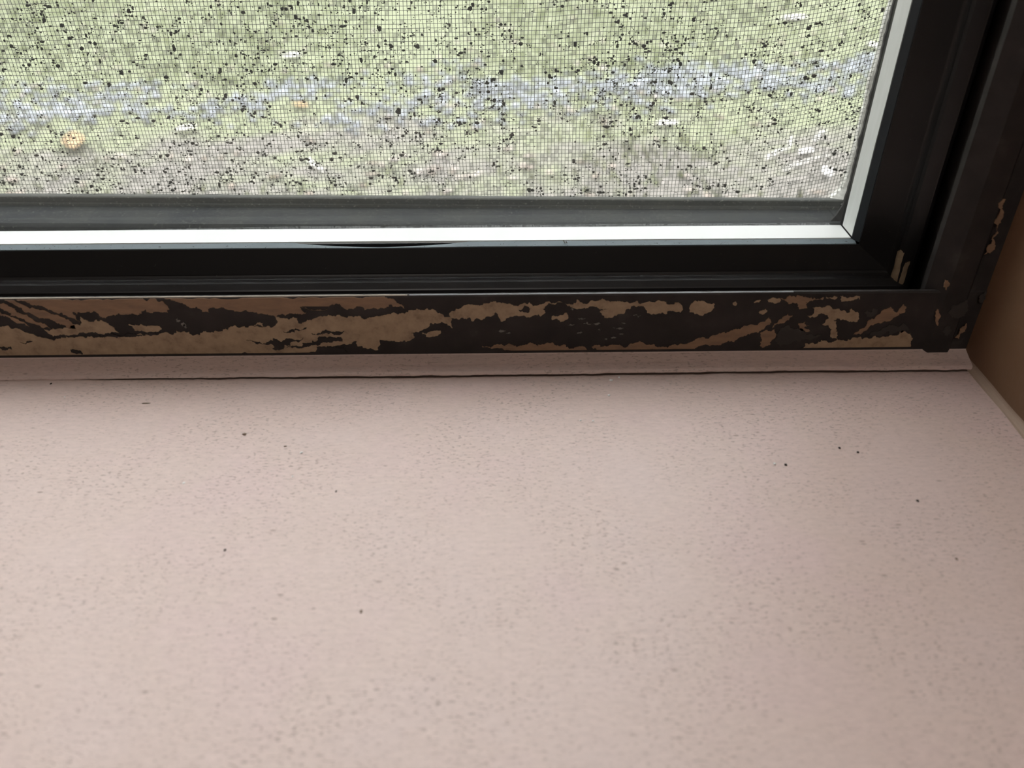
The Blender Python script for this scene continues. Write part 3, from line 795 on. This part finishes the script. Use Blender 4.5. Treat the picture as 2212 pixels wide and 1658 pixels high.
# short grass
b = MB()
cnt = 0
while cnt < 15000:
    x = grng.uniform(-3.2, 2.2); y = grng.uniform(1.6, 6.5)
    if abs(y - band_y(x)) < .13 and grng.random() < .75: continue
    d = .30 + (.25 if y > band_y(x) else -.10) + .9 * mnoise.noise(Vector((x * 1.6, y * 1.6, 20))) + .3 * mnoise.noise(Vector((x * 7, y * 7, 2)))
    if grng.random() > d: continue
    cnt += 1
    if near_named(x, y): continue
    z = gh(x, y); hgt = grng.uniform(.012, .035); wd = grng.uniform(.003, .007)
    a = grng.uniform(0, 6.28); l = grng.uniform(.2, 1.0) * hgt; ca, sa = math.cos(a), math.sin(a); c2 = grng.uniform(0, 6.28); dx, dy = math.cos(c2) * l, math.sin(c2) * l
    b.quad((x - ca * wd, y - sa * wd, z - .003), (x + ca * wd, y + sa * wd, z - .003), (x + ca * wd * .7 + dx * .5, y + sa * wd * .7 + dy * .5, z + hgt * .65), (x + dx, y + dy, z + hgt), (x - ca * wd * .7 + dx * .5, y - sa * wd * .7 + dy * .5, z + hgt * .65))
tag(b.build('grass', GRASS), 'short yellowish green grass and moss tufts in the yard', 'grass', kind='stuff')

def leaf_mesh(b, c, L, Wd, ang, rnd, curl=.25):
    """A thin curled leaf with a midrib fold, two-sided and with thickness."""
    ca, sa = math.cos(ang), math.sin(ang); n = 8; top = []; 
    for i in range(n + 1):
        u = i / n; w = Wd * math.sin(math.pi * min(1, u * .94 + .03)) ** .8 * (1 + .10 * rnd.uniform(-1, 1))
        zc = curl * L * ((u - .5) ** 2)
        row = []
        for s_, zz in ((-1, .22 * w), (-.5, .07 * w), (0, 0), (.5, .07 * w), (1, .22 * w)):
            lx = (u - .5) * L; ly = s_ * w / 2
            row.append((c[0] + lx * ca - ly * sa, c[1] + lx * sa + ly * ca, c[2] + zc + zz + .002))
        top.append(row)
    n0 = len(b.v)
    for row in top: b.v += row
    for row in top: b.v += [(x, y, z - .0006) for x, y, z in row]
    k = 5; off = (n + 1) * k
    for i in range(n):
        for j in range(k - 1):
            a = n0 + i * k + j
            b.f.append((a, a + 1, a + k + 1, a + k)); b.f.append((a + off, a + k + off, a + k + 1 + off, a + 1 + off))
        for a in (n0 + i * k, n0 + i * k + k - 1): b.f.append((a, a + k, a + k + off, a + off))
# litter nobody could count
b = MB(); cnt = 0
while cnt < 900:
    x = grng.uniform(-2.8, 1.8); y = 1.3 + 3.8 * grng.random() ** 1.6
    d = .45 + .6 * mnoise.noise(Vector((x * 2.2, y * 2.2, 31))) + (.35 if y < 2.2 else -.15) + (.15 if x > -.2 else 0)
    if grng.random() > d: continue
    cnt += 1
    if near_named(x, y): continue
    leaf_mesh(b, (x, y, gh(x, y) + grng.uniform(.0, .008)), grng.uniform(.018, .045), grng.uniform(.010, .022), grng.uniform(0, 6.28), grng)
tag(b.build('leaf_litter', LITTER), 'scattered faded leaf litter on the yard soil near the house', 'leaf litter', kind='stuff')

def leaf(name, px, py, L, Wd, ang, m, label):
    p = to_ground(px, py); b = MB(); leaf_mesh(b, (p.x, p.y, p.z + .006), L, Wd, ang, grng)
    o = b.build(name, m, origin=p); fix_normals(o)
    st = MB(); ca, sa = math.cos(ang), math.sin(ang)
    st.tube([p + Vector((-L * .48 * ca, -L * .48 * sa, .012 + .06 * L)), p + Vector((-L * .62 * ca, -L * .62 * sa, .006)), p + Vector((-L * .74 * ca, -L * .74 * sa + .004, .003))], .0012, 5, .0008)
    s_ = st.build('stem', m, origin=p); s_.parent = o; s_.location = (0, 0, 0)
    tag(o, label, 'leaf'); return o
leaf('fallen_leaf', 163, 318, .14, .055, -1.15, TANLEAF, 'tan brown dead leaf lying alone on the yard at the left')
leaf('fallen_leaf', 1715, 46, .13, .05, .25, PALELEAF, 'bleached white leaf at the top right of the yard')
leaf('fallen_leaf', 1885, 105, .07, .04, 1.9, PALELEAF, 'bleached white leaf beside the right edge of the screen')
leaf('fallen_leaf', 1740, 335, .055, .03, .6, PALELEAF, 'bleached leaf between the pale twigs at the right')
leaf('fallen_leaf', 1785, 380, .06, .028, 1.4, PALELEAF, 'bleached leaf nearest the house below the pale twigs')
leaf('fallen_leaf', 405, 285, .06, .028, .6, PALELEAF, 'bleached leaf curled on the yard left of centre')
leaf('fallen_leaf', 632, 128, .07, .04, .2, PALELEAF, 'bleached leaf on the grass beyond the gravel strip')
leaf('fallen_leaf', 650, 235, .06, .035, -.4, TANLEAF, 'small tan leaf lying on the gravel strip')
leaf('fallen_leaf', 1440, 275, .07, .03, .2, PALELEAF, 'bleached leaf on soil just below the gravel strip')

def twig(pts, r, label):
    P3 = [to_ground(*p) + Vector((0, 0, r + .004)) for p in pts]
    dense = []
    for i in range(len(P3) - 1):
        for k in range(4): dense.append(P3[i].lerp(P3[i + 1], k / 4) + Vector((grng.gauss(0, r * .5), grng.gauss(0, r * .5), abs(grng.gauss(0, r * .4)))))
    dense.append(P3[-1])
    b = MB(); b.tube(dense, r, 6, r * .4)
    o = b.build('twig', PALETWIG, origin=P3[0], smooth=True); fix_normals(o); tag(o, label, 'twig'); return o
twig([(1690, 376), (1720, 362), (1760, 350), (1790, 340)], .0036, 'long straight pale twig lying near the right edge of the screen')
twig([(1655, 352), (1675, 336), (1700, 328), (1712, 300)], .0042, 'forked looking pale twig left of the bleached leaf at right')
twig([(1755, 315), (1768, 296), (1785, 288)], .0040, 'short pale twig farthest of the three at right')
twig([(670, 355), (690, 368), (705, 378)], .0045, 'short pale twig on the soil left of centre')

# ------------------------------------------------------------------ crumbs and flakes lying on the sill
def crumb(px, py, wpx, hpx, m, name, label, cat, rz=.5, z0=0.0, group=None):
    p = on_z(px, py, z0); s_ = (p - CAM).dot(FWD) / FPX
    rx = wpx * s_ / 2; ry = hpx * s_ / 2 * 1.5
    b = MB(); r_ = random.Random(int(px * 7 + py)); hh = min(rx, ry) * rz
    b.lump((p.x, p.y, z0 + hh * .85), rx, ry, hh, r_, .8)
    b.lump((p.x + rx * .4, p.y + ry * .3, z0 + hh * .7), rx * .6, ry * .6, hh * .8, r_, .7)
    zlow = min(v[2] for v in b.v); b.v = [(x, y, z - zlow + z0 - .00002) for x, y, z in b.v]
    o = b.build(name, m, origin=(p.x, p.y, z0)); fix_normals(o); tag(o, label, cat, group); return o
DC, PF = 'dirt_crumb', 'paint_flake'
crumb(1697, 1004, 7, 6, BLACKCRUMB, DC, 'round black crumb right beside a white flake on the right of the sill', 'crumb')
crumb(1673, 1002, 8, 6, FLAKE, PF, 'white paint flake touching a round black crumb', 'paint flake')
crumb(1853, 977, 7, 5, BLACKCRUMB, DC, 'black crumb on the sill, rightmost of a pair nearest the reveal', 'crumb')
crumb(1813, 968, 7, 5, BLACKCRUMB, DC, 'black crumb on the sill, leftmost of a pair nearest the reveal', 'crumb')
crumb(1982, 1082, 7, 6, BLACKCRUMB, DC, 'black double crumb on the sill closest to the right reveal', 'crumb')
crumb(486, 1188, 6, 6, BLACKCRUMB, DC, 'black crumb low on the left part of the sill', 'crumb')
crumb(726, 1061, 4, 5, BLACKCRUMB, DC, 'tiny black crumb near the middle of the sill', 'crumb')
crumb(528, 938, 11, 5, BROWNCRUMB, DC, 'curved brown crumb on the left part of the sill', 'crumb')
crumb(110, 829, 5, 5, BLACKCRUMB, DC, 'black crumb just in front of the joint at the far left of the sill', 'crumb')
crumb(315, 871, 24, 4, BROWNCRUMB, DC, 'long thin brown sliver near the joint at left of the sill', 'crumb', .3)
crumb(616, 964, 9, 3, BROWNCRUMB, DC, 'small brown sliver right of the curved brown crumb', 'crumb')
crumb(780, 1320, 8, 8, BROWNCRUMB, DC, 'blurred brown crumb nearest the viewer on the sill', 'crumb', .25)
crumb(2066, 1207, 7, 7, BROWNCRUMB, DC, 'brown crumb low on the right end of the sill', 'crumb', .25)
crumb(1320, 822, 10, 6, FLAKE, PF, 'white flake close to the crack, leftmost of two together', 'paint flake', .4)
crumb(1337, 815, 6, 5, FLAKE, PF, 'white flake close to the crack, rightmost of two together', 'paint flake', .4)
crumb(1315, 854, 8, 5, FLAKE, PF, 'white flake a little in front of the pair by the crack', 'paint flake', .4)
crumb(651, 978, 7, 6, FLAKE, PF, 'white flake just right of the brown crumbs on the sill', 'paint flake', .5)
crumb(632, 1029, 4, 3, FLAKE, PF, 'tiny white flake below the one beside the brown crumbs', 'paint flake', .5)
crumb(397, 1043, 7, 6, FLAKE, PF, 'pale round flake on the left part of the sill', 'paint flake', .3)
crumb(140, 857, 4, 3, FLAKE, PF, 'tiny white flake at the far left of the sill', 'paint flake', .4)
crumb(1254, 908, 5, 4, FLAKE, PF, 'white flake at centre right of the sill, leftmost of two glinting specks', 'paint flake', .5)
crumb(1281, 909, 7, 3, FLAKE, PF, 'white flake at centre right of the sill, rightmost of two glinting specks', 'paint flake', .5)
# lint stuck on the gasket and sash
p = on_y(1221, 523, YE - .0012)
b = MB(); b.tube([p + Vector((-.0008, 0, .0008)), p + Vector((-.0002, -.0002, .0001)), p + Vector((.0003, -.0002, .0003)), p + Vector((.0008, -.0001, -.0004))], .00018, 5, .00012)
o = b.build('lint_fibre', mat('grey_lint', (.35, .31, .27), .9, .1), origin=p); tag(o, 'curled scrap of grey lint on the rubber gasket', 'lint')
